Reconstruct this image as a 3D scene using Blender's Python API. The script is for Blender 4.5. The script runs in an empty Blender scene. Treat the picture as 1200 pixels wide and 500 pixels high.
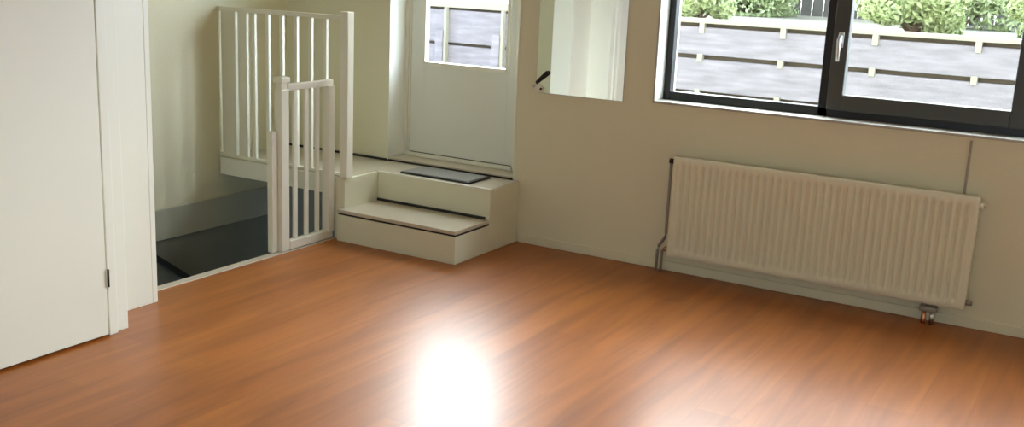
import bpy, bmesh, math, random
from mathutils import Vector, Matrix, noise
C = bpy.context.scene.collection
S = bpy.context.scene

# ---------------------------------------------------------------- camera
YAW, PITCH, ROLL, HC, FPX = 0.52549, 0.22833, 0.04429, 1.70, 1239.5
f = Vector((-math.sin(YAW)*math.cos(PITCH), math.cos(YAW)*math.cos(PITCH), -math.sin(PITCH)))
r = Vector((math.cos(YAW), math.sin(YAW), 0)); u = r.cross(f)
cr, sr = math.cos(ROLL), math.sin(ROLL)
rx = cr*r + sr*u; ux = -sr*r + cr*u
cd = bpy.data.cameras.new('camera'); cam = bpy.data.objects.new('camera', cd); C.objects.link(cam)
M = Matrix((rx, ux, -f)).transposed().to_4x4(); M.translation = Vector((0, 0, HC))
cam.matrix_world = M
cd.sensor_width = 36; cd.lens = FPX/1200*36; cd.clip_start = .05; cd.clip_end = 200
S.camera = cam

# ---------------------------------------------------------------- world: bright overcast sky
SKY, SKY_LOW = 33.0, 5.0
w = bpy.data.worlds.new('sky'); S.world = w; w.use_nodes = True
nt = w.node_tree; nt.nodes.clear()
# overcast sky, brightest in the thin cloud where the sun stands beyond the back garden
tc = nt.nodes.new('ShaderNodeTexCoord'); bg = nt.nodes.new('ShaderNodeBackground'); wo = nt.nodes.new('ShaderNodeOutputWorld')
SUN_DIR = Vector((-.22, .88, .38)).normalized()
dp = nt.nodes.new('ShaderNodeVectorMath'); dp.operation = 'DOT_PRODUCT'; dp.inputs[1].default_value = SUN_DIR
nm = nt.nodes.new('ShaderNodeVectorMath'); nm.operation = 'NORMALIZE'
nt.links.new(tc.outputs['Generated'], nm.inputs[0]); nt.links.new(nm.outputs[0], dp.inputs[0])
mr_ = nt.nodes.new('ShaderNodeMapRange'); mr_.interpolation_type = 'SMOOTHSTEP'
mr_.inputs[1].default_value = -.1; mr_.inputs[2].default_value = 1.0; mr_.inputs[3].default_value = SKY_LOW; mr_.inputs[4].default_value = SKY
nt.links.new(dp.outputs['Value'], mr_.inputs[0]); sz_ = nt.nodes.new('ShaderNodeSeparateXYZ'); nt.links.new(nm.outputs[0], sz_.inputs[0])
el = nt.nodes.new('ShaderNodeMapRange'); el.interpolation_type = 'SMOOTHSTEP'
el.inputs[1].default_value = .40; el.inputs[2].default_value = .80; el.inputs[3].default_value = 1.0; el.inputs[4].default_value = .30
nt.links.new(sz_.outputs['Z'], el.inputs[0])
ml = nt.nodes.new('ShaderNodeMath'); ml.operation = 'MULTIPLY'; nt.links.new(mr_.outputs[0], ml.inputs[0]); nt.links.new(el.outputs[0], ml.inputs[1])
nt.links.new(ml.outputs[0], bg.inputs[1])
cr_ = nt.nodes.new('ShaderNodeValToRGB'); nt.links.new(dp.outputs['Value'], cr_.inputs[0])
cr_.color_ramp.elements[0].position = .1; cr_.color_ramp.elements[0].color = (.62, .78, 1, 1)
cr_.color_ramp.elements[1].position = 1.0; cr_.color_ramp.elements[1].color = (.90, .96, 1, 1)
nt.links.new(cr_.outputs[0], bg.inputs[0])
nt.links.new(bg.outputs[0], wo.inputs[0])

S.view_settings.view_transform = 'Standard'; S.view_settings.look = 'None'
S.view_settings.exposure = 0.70; S.view_settings.gamma = 1; S.view_settings.use_curve_mapping = False
S.cycles.max_bounces = 10; S.cycles.diffuse_bounces = 7; S.cycles.transparent_max_bounces = 12
S.cycles.sample_clamp_indirect = 8; S.cycles.caustics_refractive = False

def portal(name, loc, sx, sy, rot):      # samples the sky through a wall opening; gives off no light of its own
    l = bpy.data.lights.new(name, 'AREA'); l.shape = 'RECTANGLE'; l.size = sx; l.size_y = sy
    l.cycles.is_portal = True
    o = bpy.data.objects.new(name, l); C.objects.link(o); o.location = loc; o.rotation_euler = rot
WY = 5.68
portal('window_portal', (-.9, WY+.28, 1.62), 3.0, 1.3, (math.radians(-90), 0, 0))
portal('door_portal', (-3.8, WY+.28, 1.62), .72, 1.1, (math.radians(-90), 0, 0))
portal('rear_portal', (.2, -2.45, 1.55), 2.4, 1.3, (math.radians(90), 0, 0))

# ---------------------------------------------------------------- materials
def mat(name, col, rough=.5, metal=0, spec=.5, noise_amt=0, nscale=6, bump=0, bscale=60, coat=0, stretch=None):
    m = bpy.data.materials.new(name); m.use_nodes = True
    t = m.node_tree; b = t.nodes['Principled BSDF']
    b.inputs['Base Color'].default_value = (*col, 1); b.inputs['Roughness'].default_value = rough
    b.inputs['Metallic'].default_value = metal; b.inputs['Specular IOR Level'].default_value = spec
    b.inputs['Coat Weight'].default_value = coat
    co = t.nodes.new('ShaderNodeTexCoord')
    if noise_amt:
        n = t.nodes.new('ShaderNodeTexNoise'); n.inputs['Scale'].default_value = nscale; n.inputs['Detail'].default_value = 5
        if stretch:
            ms = t.nodes.new('ShaderNodeMapping'); ms.inputs['Scale'].default_value = stretch
            t.links.new(co.outputs['Object'], ms.inputs[0]); t.links.new(ms.outputs[0], n.inputs[0])
        else: t.links.new(co.outputs['Object'], n.inputs[0])
        mx = t.nodes.new('ShaderNodeMix'); mx.data_type = 'RGBA'
        mx.inputs[6].default_value = (*[c*(1-noise_amt) for c in col], 1)
        mx.inputs[7].default_value = (*[min(1, c*(1+noise_amt)) for c in col], 1)
        t.links.new(n.outputs[0], mx.inputs[0]); t.links.new(mx.outputs[2], b.inputs['Base Color'])
    if bump:
        n2 = t.nodes.new('ShaderNodeTexNoise'); n2.inputs['Scale'].default_value = bscale; n2.inputs['Detail'].default_value = 4
        t.links.new(co.outputs['Object'], n2.inputs[0])
        bp = t.nodes.new('ShaderNodeBump'); bp.inputs['Strength'].default_value = bump; bp.inputs['Distance'].default_value = .01
        t.links.new(n2.outputs[0], bp.inputs['Height']); t.links.new(bp.outputs[0], b.inputs['Normal'])
    return m
WALL = (.74, .71, .52)
m_wall = mat('cream_plaster', WALL, .75, noise_amt=.02, nscale=3, bump=.12, bscale=90)
m_white = mat('white_paint', (.80, .79, .67), .32, noise_amt=.015)
m_gloss = mat('glossy_white_paint', (.80, .80, .71), .16)
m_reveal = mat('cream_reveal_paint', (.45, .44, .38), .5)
m_door = mat('white_door_paint', (.78, .765, .64), .42, noise_amt=.02, nscale=2)
m_bdoor = mat('grey_white_door_paint', (.76, .775, .685), .38, noise_amt=.02)
m_rad = mat('radiator_enamel', (.78, .77, .59), .32)
m_pipe = mat('painted_pipe', (.30, .27, .22), .4)
m_black = mat('black_window_frame', (.007, .007, .006), .4)
m_sash = mat('dark_grey_sash', (.062, .064, .054), .45)
m_alu = mat('brushed_aluminium', (.6, .6, .58), .3, metal=1)
m_dark = mat('dark_metal', (.03, .028, .025), .35, metal=.6)
m_copper = mat('copper', (.7, .32, .18), .3, metal=1)
m_tread = mat('beige_tread', (.56, .50, .38), .3, noise_amt=.08, nscale=5)
m_riser = mat('cream_riser', (.73, .72, .545), .45, noise_amt=.03)
m_mat = mat('grey_doormat', (.27, .265, .235), .45, noise_amt=.25, nscale=90, bump=.5, bscale=300)
m_well = mat('dark_stairwell_paint_and_shade', (.22, .22, .18), .6, noise_amt=.15, nscale=4)
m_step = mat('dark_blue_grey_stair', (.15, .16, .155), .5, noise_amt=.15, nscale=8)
m_string = mat('black_stringer_and_shade', (.012, .011, .01), .5)  # stringer black, also painted in as shade strips under tread and at wall base
m_ceil = mat('white_ceiling', (.82, .80, .74), .8)
m_thresh = mat('pale_threshold', (.55, .48, .38), .35)
m_conc = mat('grey_board', (.24, .222, .237), .8, noise_amt=.5, nscale=5, bump=.4, bscale=25, stretch=(.6, 1, 4))
m_cream = mat('cream_beam', (.34, .32, .24), .7, noise_amt=.12, nscale=9)
m_gap = mat('dark_brown_backing', (.08, .06, .04), .8, noise_amt=.2)
m_terrace = mat('terrace_stone', (.25, .235, .18), .8, noise_amt=.15, nscale=5)
m_ground = mat('grey_paving', (.2, .2, .19), .8, noise_amt=.15)
m_fence = mat('weathered_fence_wood', (.13, .12, .10), .8, noise_amt=.25, nscale=10)
m_stem = mat('shrub_stem', (.12, .08, .05), .8)
m_mirror = mat('mirror_silver', (.90, .91, .89), .02, metal=1)
m_medge = mat('mirror_edge', (.35, .38, .35), .2)
m_leaf = mat('shrub_leaf', (.38, .45, .22), .5, noise_amt=.35, nscale=14)
m_leaf.node_tree.nodes['Principled BSDF'].inputs['Subsurface Weight'].default_value = 0
# glass: clear pane with a faint gloss
m_glass = bpy.data.materials.new('window_glass'); m_glass.use_nodes = True
t = m_glass.node_tree; t.nodes.clear()
o_ = t.nodes.new('ShaderNodeOutputMaterial'); mx = t.nodes.new('ShaderNodeMixShader'); tr = t.nodes.new('ShaderNodeBsdfTransparent')
gl = t.nodes.new('ShaderNodeBsdfGlossy'); gl.inputs['Roughness'].default_value = .01
ly = t.nodes.new('ShaderNodeLayerWeight'); ly.inputs[0].default_value = .5
pw = t.nodes.new('ShaderNodeMath'); pw.operation = 'POWER'; pw.inputs[1].default_value = 4.5; t.links.new(ly.outputs['Facing'], pw.inputs[0])
lw = t.nodes.new('ShaderNodeMapRange'); lw.inputs[3].default_value = .02; lw.inputs[4].default_value = .6; t.links.new(pw.outputs[0], lw.inputs[0])
t.links.new(lw.outputs[0], mx.inputs[0]); t.links.new(tr.outputs[0], mx.inputs[1]); t.links.new(gl.outputs[0], mx.inputs[2]); t.links.new(mx.outputs[0], o_.inputs[0])
tr.inputs[0].default_value = (.95, .96, .95, 1)

# laminate floor: planks running along Y
m_floor = bpy.data.materials.new('orange_brown_laminate'); m_floor.use_nodes = True
t = m_floor.node_tree; b = t.nodes['Principled BSDF']; L = t.links.new
tc = t.nodes.new('ShaderNodeTexCoord')
mp = t.nodes.new('ShaderNodeMapping'); mp.inputs['Rotation'].default_value = (0, 0, math.radians(90)); L(tc.outputs['Object'], mp.inputs[0])
bk = t.nodes.new('ShaderNodeTexBrick'); L(mp.outputs[0], bk.inputs[0])
bk.inputs['Scale'].default_value = 1; bk.inputs['Brick Width'].default_value = 1.28; bk.inputs['Row Height'].default_value = .19
bk.inputs['Mortar Size'].default_value = .0012; bk.inputs['Mortar Smooth'].default_value = .3; bk.offset = .37
bk.inputs['Color1'].default_value = (.325, .096, .011, 1); bk.inputs['Color2'].default_value = (.38, .119, .015, 1); bk.inputs['Mortar'].default_value = (.26, .085, .025, 1)
mp2 = t.nodes.new('ShaderNodeMapping'); mp2.inputs['Scale'].default_value = (9, .8, 1); L(tc.outputs['Object'], mp2.inputs[0])
ns = t.nodes.new('ShaderNodeTexNoise'); ns.inputs['Scale'].default_value = 1.6; ns.inputs['Detail'].default_value = 7; ns.inputs['Distortion'].default_value = .6; L(mp2.outputs[0], ns.inputs[0])
rp = t.nodes.new('ShaderNodeValToRGB'); L(ns.outputs[0], rp.inputs[0])
rp.color_ramp.elements[0].position = .32; rp.color_ramp.elements[0].color = (.78, .74, .70, 1)
rp.color_ramp.elements[1].position = .68; rp.color_ramp.elements[1].color = (1.12, 1.14, 1.16, 1)
mu = t.nodes.new('ShaderNodeMix'); mu.data_type = 'RGBA'; mu.blend_type = 'MULTIPLY'; mu.inputs[0].default_value = 1
L(bk.outputs[0], mu.inputs[6]); L(rp.outputs[0], mu.inputs[7]); L(mu.outputs[2], b.inputs['Base Color'])
b.inputs['Roughness'].default_value = .42; b.inputs['Specular IOR Level'].default_value = .3
b.inputs['Coat Weight'].default_value = .24; b.inputs['Coat Roughness'].default_value = .29; b.inputs['Coat IOR'].default_value = 1.5
n3 = t.nodes.new('ShaderNodeTexNoise'); n3.inputs['Scale'].default_value = 14; n3.inputs['Detail'].default_value = 3
mp3 = t.nodes.new('ShaderNodeMapping'); mp3.inputs['Scale'].default_value = (2.5, .6, 1); L(tc.outputs['Object'], mp3.inputs[0]); L(mp3.outputs[0], n3.inputs[0])
bp = t.nodes.new('ShaderNodeBump'); bp.inputs['Strength'].default_value = .12; bp.inputs['Distance'].default_value = .004
L(n3.outputs[0], bp.inputs['Height']); L(bp.outputs[0], b.inputs['Normal'])

# ---------------------------------------------------------------- helpers
def box(bm, x0, x1, y0, y1, z0, z1, bev=0):
    n = bmesh.ops.create_cube(bm, size=1)['verts']
    for v in n:
        v.co = Vector(((x0+x1)/2+v.co.x*(x1-x0), (y0+y1)/2+v.co.y*(y1-y0), (z0+z1)/2+v.co.z*(z1-z0)))
    if bev:
        es = list({e for v in n for e in v.link_edges})
        bmesh.ops.bevel(bm, geom=es, offset=bev, segments=2, affect='EDGES', profile=.5)
def tube(bm, pts, rad, seg=12, cap=True):
    pts = [Vector(p) for p in pts]; rings = []
    for i, p in enumerate(pts):
        d = (pts[min(i+1, len(pts)-1)]-pts[max(i-1, 0)]).normalized()
        a = d.orthogonal().normalized() if abs(d.z) < .9 else Vector((1, 0, 0))
        a = (a-d*a.dot(d)).normalized(); bb = d.cross(a)
        rr = rad[i] if isinstance(rad, (list, tuple)) else rad
        rings.append([bm.verts.new(p+rr*(math.cos(k*2*math.pi/seg)*a+math.sin(k*2*math.pi/seg)*bb)) for k in range(seg)])
    for i in range(len(rings)-1):
        for k in range(seg):
            bm.faces.new((rings[i][k], rings[i][(k+1) % seg], rings[i+1][(k+1) % seg], rings[i+1][k]))
    if cap: bm.faces.new(rings[0][::-1]); bm.faces.new(rings[-1])
def obj(name, bm, m, parent=None, smooth=False, loc=None):
    if parent is not None: loc = origin(parent)
    loc = Vector(loc) if loc is not None else Vector((0, 0, 0))
    for v in bm.verts: v.co -= loc
    bmesh.ops.recalc_face_normals(bm, faces=bm.faces)
    me = bpy.data.meshes.new(name); bm.to_mesh(me); bm.free()
    if smooth:
        for p in me.polygons: p.use_smooth = True
    me.materials.append(m)
    o = bpy.data.objects.new(name, me); C.objects.link(o)
    if parent is not None: o.parent = parent
    else: o.location = loc
    return o
def origin(o):
    v = Vector(o.location)
    while o.parent: o = o.parent; v += Vector(o.location)
    return v
def bx(name, m, parent, *boxes, bev=.002, smooth=False, loc=None):
    bm = bmesh.new()
    for q in boxes: box(bm, *q, bev=bev)
    return obj(name, bm, m, parent, smooth, loc)
def thing(name, label, cat, loc, group=None):
    o = bpy.data.objects.new(name, None); C.objects.link(o); o.location = loc; o.empty_display_size = .1
    o['label'] = label; o['category'] = cat
    if group: o['group'] = group
    return o
def struct(name, m, *boxes, bev=0):
    o = bx(name, m, None, *boxes, bev=bev); o['kind'] = 'structure'; return o
def sroot(name, loc):
    o = bpy.data.objects.new(name, None); C.objects.link(o); o.location = loc; o['kind'] = 'structure'; return o

# ---------------------------------------------------------------- room shell
XL, XS, XW = -3.81, -4.20, -5.19      # door wall, stair opening line, outer stair wall
ZT = 2.6; XR = 1.9; YB = -2.4
WX0, WX1, WZ0, WZ1 = -2.385, .62, .975, 2.25      # window opening
DX0, DX1, DZ1 = -4.285, -3.295, 2.45               # back door opening
# floor (with the stair hole left open)
fl = struct('floor', m_floor, (-4.0, XR, YB, WY, -.12, 0), (XS+.02, -4.0, YB, 5.0, -.12, 0), (XW, XS+.02, YB, 3.1, -.12, 0))
struct('ceiling', m_ceil, (-5.3, XR+.2, YB-.2, WY+.2, ZT, ZT+.15))
struct('wall_back', m_wall, (-5.3, DX0, WY, WY+.30, -2.3, ZT), (DX0, DX1, WY, WY+.30, DZ1, ZT), (DX0, DX1, WY, WY+.30, -2.3, .383),
       (DX1, WX0, WY, WY+.30, -.12, ZT), (WX0, WX1, WY, WY+.30, -.12, WZ0), (WX0, WX1, WY, WY+.30, WZ1, ZT), (WX1, XR+.2, WY, WY+.30, -.12, ZT))
struct('wall_right', m_wall, (XR, XR+.2, YB, WY, -.12, ZT))
struct('wall_left', m_wall, (-3.95, XL, YB, 2.13, 0, ZT), (-3.95, XL, 2.13, 3.0, 2.12, ZT), (-4.19, -4.06, 3.0, 3.44, 0, ZT))
struct('wall_stair', m_wall, (XW-.18, XW, YB, WY, -.09, ZT))
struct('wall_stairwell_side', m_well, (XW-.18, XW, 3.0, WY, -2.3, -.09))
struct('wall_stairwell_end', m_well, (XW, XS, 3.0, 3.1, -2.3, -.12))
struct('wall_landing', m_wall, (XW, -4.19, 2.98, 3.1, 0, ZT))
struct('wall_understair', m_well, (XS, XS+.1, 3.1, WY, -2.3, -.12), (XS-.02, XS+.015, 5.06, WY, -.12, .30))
struct('understair_shade_panel', m_well, (XW, XS-.02, WY-.02, WY, -2.3, .35))  # dark panel added so the void under the landing looks shaded
# rear wall; its unseen window is added as fill light for the back wall
RX0, RX1, RZ0, RZ1 = -1.0, 1.4, .9, 2.2
struct('wall_rear', m_wall, (-5.3, RX0, YB-.2, YB, -.12, ZT), (RX1, XR+.2, YB-.2, YB, -.12, ZT), (RX0, RX1, YB-.2, YB, RZ1, ZT), (RX0, RX1, YB-.2, YB, -.12, RZ0))
wr = sroot('added_fill_window', ((RX0+RX1)/2, YB-.1, RZ0))
bx('window_frame', m_black, wr, (RX0, RX1, YB-.14, YB-.07, RZ0, RZ0+.06), (RX0, RX1, YB-.14, YB-.07, RZ1-.06, RZ1), (RX0, RX0+.06, YB-.14, YB-.07, RZ0, RZ1),
   (RX1-.06, RX1, YB-.14, YB-.07, RZ0, RZ1), (.17, .23, YB-.14, YB-.07, RZ0, RZ1))
bx('pane', m_glass, wr, (RX0+.06, RX1-.06, YB-.11, YB-.10, RZ0+.06, RZ1-.06), bev=0)

struct('baseboard_back', m_wall, (DX1+.06, XR, WY-.014, WY, 0, .055), bev=.004)
struct('baseboard_stair', mat('beige_skirting_paint', (.44, .43, .34), .5), (XW, XW+.018, 3.1, WY-.022, -.085, .115), bev=.004)
struct('baseboard_left', m_white, (XL, XL+.014, YB, 2.05, 0, .07), bev=.003)
struct('trim_1', m_thresh, (XS-.03, XS+.03, 3.1, 4.99, -.10, .003), bev=.003)

# door 1 (white flush door in the left wall) and its frame
d1 = sroot('door_1', (XL, 3.0, 0))
bx('door_leaf', m_door, d1, (XL-.04, XL, 2.15, 2.998, .012, 2.10), bev=.003)
hb = bmesh.new(); tube(hb, [(XL+.006, 3.004, .235), (XL+.006, 3.004, .315)], .005)
obj('hinge', hb, m_dark, d1)
hb = bmesh.new(); tube(hb, [(XL+.006, 3.004, 1.75), (XL+.006, 3.004, 1.85)], .008)
obj('hinge', hb, m_dark, d1)
hm = bmesh.new(); tube(hm, [(XL, 2.21, 1.05), (XL+.05, 2.21, 1.05), (XL+.055, 2.25, 1.05), (XL+.055, 2.33, 1.05)], .009); box(hm, XL-.001, XL+.008, 2.19, 2.23, .95, 1.12, bev=.002)
obj('door_handle', hm, m_dark, d1, True)
struct('trim_2', m_white, (-4.04, -3.835, 3.012, 3.128, 0, ZT), (-3.835, -3.820, 3.012, 3.06, 0, 2.2), (-3.98, -3.83, 2.05, 2.14, 0, 2.2), (-3.98, -3.83, 2.05, 3.128, 2.11, 2.2), bev=.004)
struct('trim_3', m_white, (-4.06, -4.03, 3.10, 3.44, 0, ZT), (-4.21, -4.03, 3.44, 3.472, 0, ZT), bev=.004)

# ---------------------------------------------------------------- window 1
w1 = sroot('window_1', (WX0, WY, WZ0))
FY0, FY1 = WY+.165, WY+.178
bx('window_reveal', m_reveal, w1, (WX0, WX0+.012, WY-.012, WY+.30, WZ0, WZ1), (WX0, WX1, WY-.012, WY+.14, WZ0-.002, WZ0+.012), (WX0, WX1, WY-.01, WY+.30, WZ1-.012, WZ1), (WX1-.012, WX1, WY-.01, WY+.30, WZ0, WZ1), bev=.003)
a0 = WX0+.008; z0 = WZ0+.006; z1 = WZ1-.012
P1 = (-2.335, -1.472); P2 = (-1.343, -.515); P3 = (-.36, .555)
bx('window_frame', m_black, w1, (a0, P1[0], FY0-.045, FY1, z0, z1), (P1[1], P1[1]+.055, FY0-.045, FY1, z0, z1), (-.433, P3[0], FY0-.045, FY1, z0, z1),
   (P3[1], WX1-.012, FY0-.045, FY1, z0, z1), (P1[0], WX1-.012, FY0-.045, FY1, z0, z0+.055), (a0, WX1-.012, FY0-.045, FY1, z1-.055, z1), bev=.004)
sz0 = z0+.045
sash = bx('window_sash', m_sash, w1, (P1[1]+.048, P2[0], FY0-.065, FY0, sz0, z1-.05), (P2[1], -.427, FY0-.065, FY0, sz0, z1-.05),
   (P2[0], P2[1], FY0-.065, FY0, sz0, sz0+.085), (P2[0], P2[1], FY0-.065, FY0, z1-.13, z1-.05), bev=.005)
hm = bmesh.new(); hx = -1.380; hy = FY0-.065
box(hm, hx-.014, hx+.014, hy-.012, hy, 1.36, 1.44, bev=.004)
tube(hm, [(hx, hy, 1.42), (hx, hy-.04, 1.42), (hx, hy-.05, 1.405), (hx+.003, hy-.05, 1.29)], [.009, .009, .011, .008])
obj('sash_handle', hm, m_alu, w1, True)
for a, b_ in (P1, P3):
    bx('pane', m_glass, w1, (a, b_, FY0-.015, FY0-.009, z0+.05, z1-.05), bev=0)
bx('pane', m_glass, w1, (P2[0], P2[1], FY0-.045, FY0-.039, sz0+.08, z1-.12), bev=0)

# ---------------------------------------------------------------- back door (door 2)
d2 = sroot('door_2', (-3.73, WY, .39))
DY = WY+.17        # the door sits back in its reveal
bx('door_frame', m_white, d2, (DX0+.004, DX0+.03, DY-.004, WY+.24, .39, DZ1), (DX0+.03, DX0+.045, DY+.008, WY+.24, .39, DZ1), (-3.418, DX1, DY, WY+.24, .39, DZ1), (DX0, DX1, DY, WY+.24, DZ1-.06, DZ1), bev=.003)
bx('reveal_lining', m_gloss, d2, (DX0, DX0+.005, WY-.006, DY, .395, DZ1), (DX1-.005, DX1, WY-.002, DY, .395, DZ1), bev=.001)
bx('reveal_sill', m_tread, d2, (DX0+.005, DX1-.005, WY-.004, DY, .402, .412), bev=.002)
bx('sill_gap', m_string, d2, (DX0+.005, DX1-.005, WY-.008, WY+.01, .391, .402), bev=0)
LX0, LX1 = DX0+.046, -3.420
PX0, PX1, PZ0, PZ1 = -4.136, -3.478, 1.047, 2.25
bx('door_leaf', m_bdoor, d2, (LX0, PX0, DY+.015, DY+.055, .44, 2.385), (PX1, LX1, DY+.015, DY+.055, .44, 2.385), (PX0, PX1, DY+.015, DY+.055, .44, PZ0), (PX0, PX1, DY+.015, DY+.055, PZ1, 2.385), bev=.001)
bx('glazing_bead', m_white, d2, (PX0-.012, PX0+.014, DY+.003, DY+.05, PZ0-.012, PZ1), (PX1-.014, PX1+.012, DY+.003, DY+.05, PZ0-.012, PZ1), (PX0, PX1, DY+.003, DY+.05, PZ0-.012, PZ0+.014), (PX0, PX1, DY+.003, DY+.05, PZ1-.014, PZ1+.012), bev=.003)
bx('pane', m_glass, d2, (PX0, PX1, DY+.03, DY+.036, PZ0, PZ1), bev=0)
bx('threshold', m_white, d2, (LX0-.01, LX1+.01, DY-.012, DY+.08, .412, .437), bev=.004)
bx('weather_seal', m_dark, d2, (LX0, LX1, DY+.01, DY+.05, .434, .441), bev=0)
hm = bmesh.new(); tube(hm, [(LX1-.03, DY+.015, 1.60), (LX1-.03, DY-.035, 1.60), (LX1-.05, DY-.04, 1.60), (LX1-.13, DY-.04, 1.60)], .009); box(hm, LX1-.05, LX1-.01, DY+.008, DY+.016, 1.53, 1.72, bev=.003)
obj('door_handle', hm, m_dark, d2, True)

# ---------------------------------------------------------------- entrance steps with landing
st = thing('entrance_steps', 'cream two-step entrance stair and landing below the half-glazed back door', 'steps', (-3.7, 5.3, 0))
ZL, ZS = .39, .20
SX0, SX1 = -4.13, -3.25
bx('lower_riser', m_riser, st, (SX0, SX1, 4.965, 5.336, 0, ZS-.034), bev=.002)
bx('shadow_gap', m_string, st, (SX0+.004, SX1-.004, 4.972, 5.336, ZS-.034, ZS-.022), bev=0)
bx('tread', m_tread, st, (SX0, SX1, 4.962, 5.336, ZS-.022, ZS), bev=.003)
bx('tread_gap', m_string, st, (SX0+.03, SX1-.03, 5.326, 5.337, ZS-.002, ZS+.016), bev=0)
bx('upper_riser', m_riser, st, (SX0+.03, SX1, 5.336, WY-.002, 0, ZL-.004), bev=.002)
bx('cheek', m_riser, st, (XS+.02, SX0+.03, 5.0, WY-.002, 0, ZL-.004), bev=.002)
bx('landing_board', m_tread, st, (SX0-.001, SX1-.004, 5.34, WY-.001, ZL-.004, ZL), (XS+.0, SX0, 5.0, WY-.001, ZL-.004, ZL), bev=.001)
bx('side_landing', m_tread, st, (XW+.02, XS, 5.03, WY-.001, ZL-.03, ZL), bev=.003)
bx('fascia', m_white, st, (XW+.02, XS+.015, 5.010, 5.029, .275, ZL), bev=.003)
bx('edge_nosing', m_white, st, (SX0+.02, SX1, 5.334, 5.35, ZL-.012, ZL+.002), bev=.003)
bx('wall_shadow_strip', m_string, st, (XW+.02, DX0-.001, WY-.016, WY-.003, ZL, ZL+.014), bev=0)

# ---------------------------------------------------------------- doormat
dm = thing('doormat', 'thin grey doormat on the landing in front of the back door', 'doormat', (-3.7, 5.52, ZL))
bm = bmesh.new(); box(bm, -3.955, -3.43, 5.375, 5.625, ZL+.001, ZL+.012, bev=.003); obj('mat_border', bm, m_string, dm)
bm = bmesh.new(); box(bm, -3.94, -3.45, 5.385, 5.612, ZL+.004, ZL+.016, bev=.002); obj('mat_pile', bm, m_mat, dm)

# ---------------------------------------------------------------- stairs going down
sd = thing('cellar_stairs', 'dark blue-grey stairs going down in the dark stairwell', 'stairs', (-4.66, 4.0, -.2))
y = 3.1; z = -.19; k = 0
while z > -2.2 and y < 5.2:
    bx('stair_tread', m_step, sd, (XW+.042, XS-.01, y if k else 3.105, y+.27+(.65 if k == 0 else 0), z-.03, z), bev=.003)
    y += .24+(.65 if k == 0 else 0); z -= .19; k += 1
bm = bmesh.new()
v = []
for x in (XW+.003, XW+.03):
    v.append([bm.verts.new((x, yy, zz)) for yy, zz in ((4.26, -.088), (4.34, -.088), (5.6, -1.012), (5.6, -1.055), (4.4, -.178), (4.26, -.11))])
bm.faces.new(v[0]); bm.faces.new(v[1][::-1])
for i in range(6): bm.faces.new((v[0][i], v[0][(i+1) % 6], v[1][(i+1) % 6], v[1][i]))
obj('stringer', bm, m_string, sd)

# ---------------------------------------------------------------- balustrade on the landing edge
bl = thing('balustrade', 'white slatted balustrade on the landing edge behind the stair gate', 'balustrade', (-4.6, 5.03, ZL))
BY = 5.045; BT = 1.375
bx('newel_post', m_white, bl, (-4.145, -4.085, 5.0, 5.06, ZL+.002, 1.40), bev=.005)
bx('wall_post', m_white, bl, (-5.165, -5.04, BY-.012, BY+.012, ZL+.002, BT-.02), bev=.003)
bx('top_rail', m_white, bl, (XW+.001, -4.14, BY-.014, BY+.014, BT-.028, BT), bev=.004)
bx('bottom_rail', m_white, bl, (XW+.001, -4.14, BY-.014, BY+.014, ZL+.002, ZL+.022), bev=.003)
bx('baluster', m_white, bl, (-5.015, -4.94, BY-.011, BY+.011, ZL+.02, BT-.025), bev=.003)
base = bx('baluster', m_white, bl, (-4.896, -4.87, BY-.011, BY+.011, ZL+.02, BT-.025), bev=.003)
for i in range(1, 6):
    c = base.copy(); C.objects.link(c); c.parent = bl; c.location = (base.location.x+i*.118, base.location.y, base.location.z)
bx('rail_end_bracket', m_pipe, bl, (-4.16, -4.14, 5.025, 5.05, 1.325, 1.365), bev=.002)

# ---------------------------------------------------------------- stair gate
gt = thing('stair_gate', 'low white slatted stair gate between stubby capped post and steps', 'gate', (-4.2, 4.5, 0))
gp = bx('gate_post', m_white, gt, (-4.24, -4.185, 4.535, 4.60, .003, .962), bev=.005)
bx('post_neck', m_white, gt, (-4.232, -4.193, 4.543, 4.592, .96, 1.0), bev=.003)
bx('post_cap', m_white, gt, (-4.247, -4.178, 4.528, 4.607, .998, 1.034), bev=.010)
bx('side_board', m_white, gt, (-4.255, -4.215, 4.487, 4.535, .003, .72), bev=.004)
bx('top_rail', m_white, gt, (-4.225, -4.19, 4.60, 4.998, .952, .992), bev=.006)
bx('bottom_rail', m_white, gt, (-4.225, -4.18, 4.60, 4.985, .006, .062), bev=.006)
bx('gate_stile', m_white, gt, (-4.222, -4.17, 4.93, 4.99, .05, .958), bev=.005)
gb = bx('gate_bar', m_white, gt, (-4.216, -4.198, 4.655, 4.685, .05, .958), bev=.004)
for i in (1, 2):
    c = gb.copy(); C.objects.link(c); c.parent = gt; c.location = (gb.location.x, gb.location.y+i*.098, gb.location.z)

# ---------------------------------------------------------------- radiator
rd = thing('radiator', 'long white ribbed panel radiator low on the wall below the window', 'radiator', (-1.38, 5.6, 0))
R0, R1, Z0, Z1, YF, YK = -2.19, -.575, .112, .697, 5.575, 5.635
bm = bmesh.new(); pitch = .0395; n = int((R1-R0)/pitch)*10
zs = [Z0, Z0+.004, Z0+.035, Z0+.05, Z0+.06]+[Z0+.06+(Z1-Z0-.12)*i/6 for i in range(1, 6)]+[Z1-.06, Z1-.05, Z1-.035, Z1-.004, Z1]
rows = []
for z in zs:
    e = min(z-Z0, Z1-z); fade = max(0, min(1, (e-.035)/.022)); row = []
    for i in range(n+1):
        x = R0+(R1-R0)*i/n; ex = min(x-R0, R1-x); fx = max(0, min(1, (ex-.02)/.01))
        c = math.cos(2*math.pi*(x-R0-.02)/pitch)
        yy = YF+.017*fade*fx*max(0, .25+.75*c)+(.004 if e < .002 or ex < .002 else 0)
        row.append(bm.verts.new((x, yy, z)))
    rows.append(row)
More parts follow.
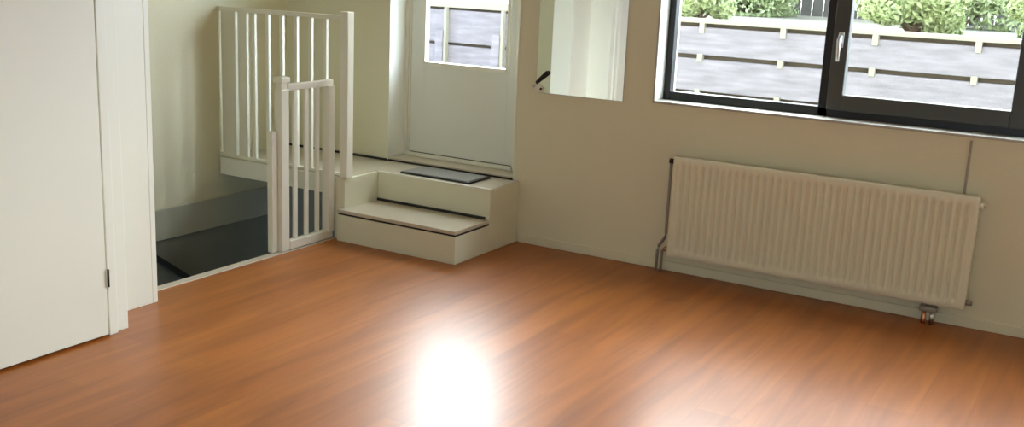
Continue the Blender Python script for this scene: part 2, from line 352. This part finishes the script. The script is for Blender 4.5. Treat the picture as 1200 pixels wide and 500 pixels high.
for j in range(len(zs)-1):
    for i in range(n): bm.faces.new((rows[j][i], rows[j][i+1], rows[j+1][i+1], rows[j+1][i]))
bk_ = [[bm.verts.new((x, YF+.018, z)) for x in (R0, R1)] for z in (Z0, Z1)]
bm.faces.new((bk_[0][0], bk_[0][1], bk_[1][1], bk_[1][0]))
bm.faces.new(rows[0]+[bk_[0][1], bk_[0][0]]); bm.faces.new(rows[-1]+[bk_[1][1], bk_[1][0]])
bm.faces.new([q[0] for q in rows]+[bk_[1][0], bk_[0][0]]); bm.faces.new([q[-1] for q in rows]+[bk_[1][1], bk_[0][1]])
obj('front_panel', bm, m_rad, rd, True)
bx('rear_panel', m_rad, rd, (R0+.01, R1-.01, YK-.012, YK, Z0+.01, Z1-.01), bev=.004)
bm = bmesh.new()
for i in range(80):
    x = R0+.03+(R1-R0-.06)*i/79
    box(bm, x-.003, x+.003, YF+.02, YK-.012, Z0+.04, Z1-.04)
obj('convector_fins', bm, m_rad, rd)
bx('side_cap', m_rad, rd, (R0, R0+.004, YF+.016, YK, Z0+.02, Z1-.012), bev=.001)
bx('side_cap', m_rad, rd, (R1-.004, R1, YF+.016, YK, Z0+.02, Z1-.012), bev=.001)
bm = bmesh.new()
box(bm, R0+.01, R1-.01, YF+.018, YF+.024, Z1-.014, Z1-.002); box(bm, R0+.01, R1-.01, YK-.018, YK-.012, Z1-.014, Z1-.002)
for i in range(60):
    x = R0+.02+(R1-R0-.04)*i/59
    box(bm, x-.004, x+.004, YF+.02, YK-.014, Z1-.010, Z1-.005)
obj('top_grille', bm, m_rad, rd)
for x in (R0+.25, R1-.25): bx('wall_bracket', m_pipe, rd, (x-.02, x+.02, YK-.004, WY-.0005, Z0+.08, Z1-.08))
bm = bmesh.new(); tube(bm, [(R1-.01, 5.60, .655), (R1+.022, 5.60, .655)], .017); tube(bm, [(R1+.022, 5.60, .655), (R1+.034, 5.60, .655)], [.012, .009])
obj('vent_plug', bm, m_rad, rd, True)
bm = bmesh.new(); tube(bm, [(R1-.005, 5.605, .15), (R1+.03, 5.605, .15)], [.016, .013])
obj('blanking_plug', bm, m_pipe, rd, True)
bm = bmesh.new(); tube(bm, [(R0+.01, 5.60, .665), (R0-.03, 5.60, .665)], .015)
obj('inlet_elbow', bm, m_dark, rd, True)
bm = bmesh.new(); tube(bm, [(R0-.022, 5.603, .675), (R0-.024, 5.606, .45), (R0-.026, 5.61, .24), (R0-.032, 5.615, .21), (R0-.075, 5.635, .15), (R0-.082, 5.64, .12), (R0-.082, 5.64, .001)], .0085)
obj('riser_pipe', bm, m_pipe, rd, True)
bm = bmesh.new(); tube(bm, [(R0+.01, 5.605, .145), (R0-.03, 5.61, .145), (R0-.042, 5.612, .13), (R0-.045, 5.615, .001)], .0085)
obj('return_pipe', bm, m_pipe, rd, True)
bm = bmesh.new(); tube(bm, [(R0-.005, 5.607, .145), (R0-.024, 5.608, .145)], .016)
obj('return_valve', bm, m_copper, rd, True)
bm = bmesh.new(); VX = -.735
box(bm, VX-.055, VX+.035, 5.59, 5.635, .065, .095, bev=.006); tube(bm, [(VX-.035, 5.61, .12), (VX-.035, 5.61, .07)], .012); tube(bm, [(VX+.012, 5.61, .12), (VX+.012, 5.61, .07)], .012)
obj('valve_block', bm, m_pipe, rd, True)
bm = bmesh.new(); tube(bm, [(VX-.03, 5.61, .07), (VX-.03, 5.612, .02), (VX-.03, 5.612, .001)], [.010, .013, .013]); obj('copper_fitting', bm, m_copper, rd, True)
bm = bmesh.new(); tube(bm, [(VX+.01, 5.61, .07), (VX+.01, 5.612, .001)], .012); obj('floor_fitting', bm, m_alu, rd, True)

# thin conduit from the sill down to the radiator
bm = bmesh.new(); box(bm, -.668, -.656, WY-.009, WY-.0005, .60, WZ0-.016, bev=.003)
cn = obj('wall_conduit', bm, m_wall, None); cn['label'] = 'thin grey conduit running from window sill down behind radiator'; cn['category'] = 'conduit'
cn.data.materials[0] = mat('conduit_grey', (.36, .33, .28), .5)

# ---------------------------------------------------------------- mirror and lever handle
MT = .0069
mr = thing('wall_mirror', 'frameless rectangular mirror on the wall between back door and window', 'mirror', (-2.86, WY, .96))
bx('mirror_glass', m_mirror, mr, (-3.155, -2.575, WY-.0085, WY-.006, .963, 1.85), bev=0)
bx('mirror_backing', m_medge, mr, (-3.157, -2.573, WY-.006, WY-.003, .961, 1.852), bev=.001)
mr.rotation_euler = (0, 0, MT)
lh = thing('lever_handle', 'small dark lever handle with bright round rose at lower-left mirror corner', 'handle', (-3.12, WY, .99))
bm = bmesh.new(); tube(bm, [(-3.150, WY-.010, 1.022), (-3.147, WY-.020, 1.025), (-3.13, WY-.022, 1.042), (-3.075, WY-.022, 1.09)], [.010, .010, .011, .013]); obj('lever', bm, m_dark, lh, True)
bm = bmesh.new(); tube(bm, [(-3.135, WY-.009, .985), (-3.135, WY-.016, .985), (-3.135, WY-.020, .985)], [.028, .028, .022], 24); obj('rose', bm, m_white, lh, True)
bm = bmesh.new(); tube(bm, [(-3.115, WY-.012, .987), (-3.115, WY-.032, .987)], .006); obj('key_pin', bm, m_dark, lh, True)
bm = bmesh.new(); tube(bm, [(-3.178, WY-.0005, .996), (-3.178, WY-.012, .996)], .007); obj('fixing_screw', bm, m_alu, lh, True)

# ---------------------------------------------------------------- outside
g = bx('added_shading_storey', m_conc, None, (-9, 6, -2.6, WY+.30, 2.78, 6.2), (-9, -5.3, WY, WY+.30, -.1, 2.78), (XR+.2, 6, WY, WY+.30, -.1, 2.78), bev=0); g['kind'] = 'structure'  # unseen upper house wall, added to shade the garden
g = bx('ground', m_ground, None, (-14, 8, WY+.30, 9.8, -.2, -.02), bev=0); g['kind'] = 'structure'
g = bx('rear_ground', m_ground, None, (-14, 10, -14, YB-.2, -.2, -.02), bev=0); g['kind'] = 'structure'
tz = 1.27
g = bx('raised_terrace', m_terrace, None, (-14, 8, 9.80, 16, -.2, tz), bev=.01); g['kind'] = 'structure'
FYY = 9.68
LV = [(-.02, .26), (.31, .60), (.62, .925), (.965, 1.225)]
def wallset(x0, x1, label, px, name='retaining_wall'):
    t = thing(name, label, 'retaining wall', ((x0+x1)/2, FYY, 0))
    bx('backing', m_gap, t, (x0, x1, FYY+.07, FYY+.115, -.02, 1.26), bev=0)
    bx('top_beam', m_cream, t, (x0, x1, FYY-.01, FYY+.115, 1.262, 1.305), bev=.006)
    for a, b_ in LV: bx('board', m_conc, t, (x0, x1, FYY+.01, FYY+.07, a, b_), bev=.008)
    for x in px:
        for a, b_ in ((1.17, 1.265), (.90, .975), (.57, .64), (.24, .32)):
            bx('spacer_block', m_cream, t, (x-.026, x+.026, FYY-.012, FYY+.05, a, b_), bev=.004)
    return t
wallset(-4.6, 2.6, 'weathered grey board retaining wall with cream top beam outside the dark window', [-4.42, -3.62, -2.84, -2.02, -1.18, -.38, .42, 1.22, 2.02])
t = thing('retaining_wall', 'pale grey board retaining wall seen through the back door glass', 'retaining wall', (-6.5, FYY, 0))
bx('backing', m_gap, t, (-9.5, -4.62, FYY+.07, FYY+.115, -.02, 1.26), bev=0)
bx('top_beam', m_cream, t, (-9.5, -4.62, FYY-.01, FYY+.115, 1.25, 1.33), bev=.006)
for a, b_ in ((-.02, .24), (.26, .54), (.56, .845), (.875, 1.225)): bx('board', m_conc, t, (-9.5, -4.62, FYY+.01, FYY+.07, a, b_), bev=.008)
for x in (-8.9, -7.7, -6.60, -5.88, -5.2):
    bx('post', m_conc, t, (x-.05, x+.05, FYY-.06, FYY+.009, -.02, 1.0), bev=.006)
    bx('post_strip', m_cream, t, (x+.052, x+.085, FYY-.045, FYY+.009, -.02, 1.25), bev=.004)

# far board fence on the terrace
ff = thing('board_fence', 'tall weathered grey-brown vertical board fence behind the shrubs', 'fence', (-3, 13.4, tz))
random.seed(4)
bm = bmesh.new(); x = -12
while x < 4:
    ww = .14; dz = random.uniform(-.01, .01)
    box(bm, x, x+ww-.008, 13.4, 13.425, tz, tz+1.0+dz); x += ww
obj('fence_boards', bm, m_fence, ff)
bx('fence_rail', m_fence, ff, (-12, 4, 13.425, 13.47, tz+.2, tz+.28), (-12, 4, 13.425, 13.47, tz+.75, tz+.83), bev=.004)

def shrub(name, label, x, y, z, w_, h, seed, n=1500, leaf=.034):
    rnd = random.Random(seed)
    t = thing(name, label, 'shrub', (x, y, z))
    blobs = [(x+rnd.uniform(-.33, .33)*w_, y+rnd.uniform(-.2, .2)*w_, z+h*rnd.uniform(.10, .72), rnd.uniform(.17, .28)*w_) for _ in range(13)]
    bm = bmesh.new()
    for bxx, by, bz, br in blobs:
        pts = [(x+rnd.uniform(-.05, .05), y, z), ((x+bxx)/2, (y+by)/2, z+(bz-z)*.6), (bxx, by, bz)]
        tube(bm, pts, [.018, .012, .006], 6)
    obj('stems', bm, m_stem, t)
    bm = bmesh.new()
    for i in range(n*5):
        bxx, by, bz, br = rnd.choice(blobs)
        d = Vector((rnd.gauss(0, 1), rnd.gauss(0, 1), rnd.gauss(0, 1))).normalized()
        p = Vector((bxx, by, bz))+d*br*rnd.uniform(.6, 1.05)*Vector((1, 1, 1)).length/1.73
        p.z = max(p.z, z+.02)
        a = (d+Vector((rnd.gauss(0, .6), rnd.gauss(0, .6), rnd.gauss(0, .6)))).normalized()
        s = a.orthogonal().normalized(); s.rotate(Matrix.Rotation(rnd.uniform(0, 6.28), 3, a)); q = a.cross(s)
        l = leaf*rnd.uniform(.7, 1.4)
        vs = [bm.verts.new(p+v_) for v_ in (-s*l, q*l*.42+a*l*.12, s*l, -q*l*.42+a*l*.12)]
        bm.faces.new(vs)
    o = obj('foliage', bm, m_leaf, t); return t
shrub('shrub', 'pale green shrub touching the retaining wall beam at the left side of the fixed pane', -3.84, 10.15, tz, .62, .75, 1, 1500)
shrub('shrub', 'low green shrub set back on the terrace above the middle of the fixed pane', -4.15, 12.4, tz, 1.5, .85, 5, 1800)
shrub('shrub', 'broad green shrub just right of the dark window mullion', -1.84, 10.2, tz, .92, .75, 2, 2200)
shrub('shrub', 'green shrub cut off by the right edge of the photo, above the beam', -.85, 10.15, tz, .5, .9, 3, 1800)
shrub('shrub', 'green shrub set back on the terrace above the right half of the opening sash', -1.75, 12.3, tz, 1.3, 1.0, 6, 1800)

# tall trees added to cut floor glare; their crowns stand above the view
def tree(name, label, x, y, z, h, w_, seed, n):
    rnd = random.Random(seed); t = thing(name, label, 'tree', (x, y, z))
    bm = bmesh.new(); tube(bm, [(x, y, z-.02), (x+.05, y, z+h*.3), (x, y+.05, z+h*.6)], [.14, .10, .06], 10)
    tops = []
    for k in range(18):
        a = k*2.4; q = Vector((x+math.cos(a)*w_*.32, y+math.sin(a)*w_*.25, z+h*rnd.uniform(.25, .9)))
        tube(bm, [(x, y, z+h*.28), (x+math.cos(a)*w_*.1, y+math.sin(a)*w_*.1, z+h*.42), q], [.06, .035, .012], 6); tops.append(q)
    obj('trunk', bm, m_stem, t, True)
    bm = bmesh.new()
    for i in range(n):
        q = rnd.choice(tops); d = Vector((rnd.gauss(0, 1), rnd.gauss(0, 1), rnd.gauss(0, 1))).normalized()
        p = q+d*w_*.24*rnd.uniform(.3, 1); a = Vector((rnd.gauss(0, 1), rnd.gauss(0, 1), rnd.gauss(0, 1))).normalized()
        s_ = a.orthogonal().normalized(); b_ = a.cross(s_); l = .11*rnd.uniform(.7, 1.4)
        bm.faces.new([bm.verts.new(p+v_) for v_ in (-s_*l, b_*l*.5, s_*l, -b_*l*.5)])
    obj('foliage', bm, m_leaf, t)
tree('glare_screen_tree', 'tall tree added behind the shrubs beside the dark window mullion to cut floor glare', -3.5, 14.8, tz, 7.0, 3.3, 9, 18000)
tree('glare_screen_tree', 'tall tree added farther right, behind the edge of the opening sash, to cut floor glare', .2, 14.8, tz, 6.4, 3.2, 12, 17000)
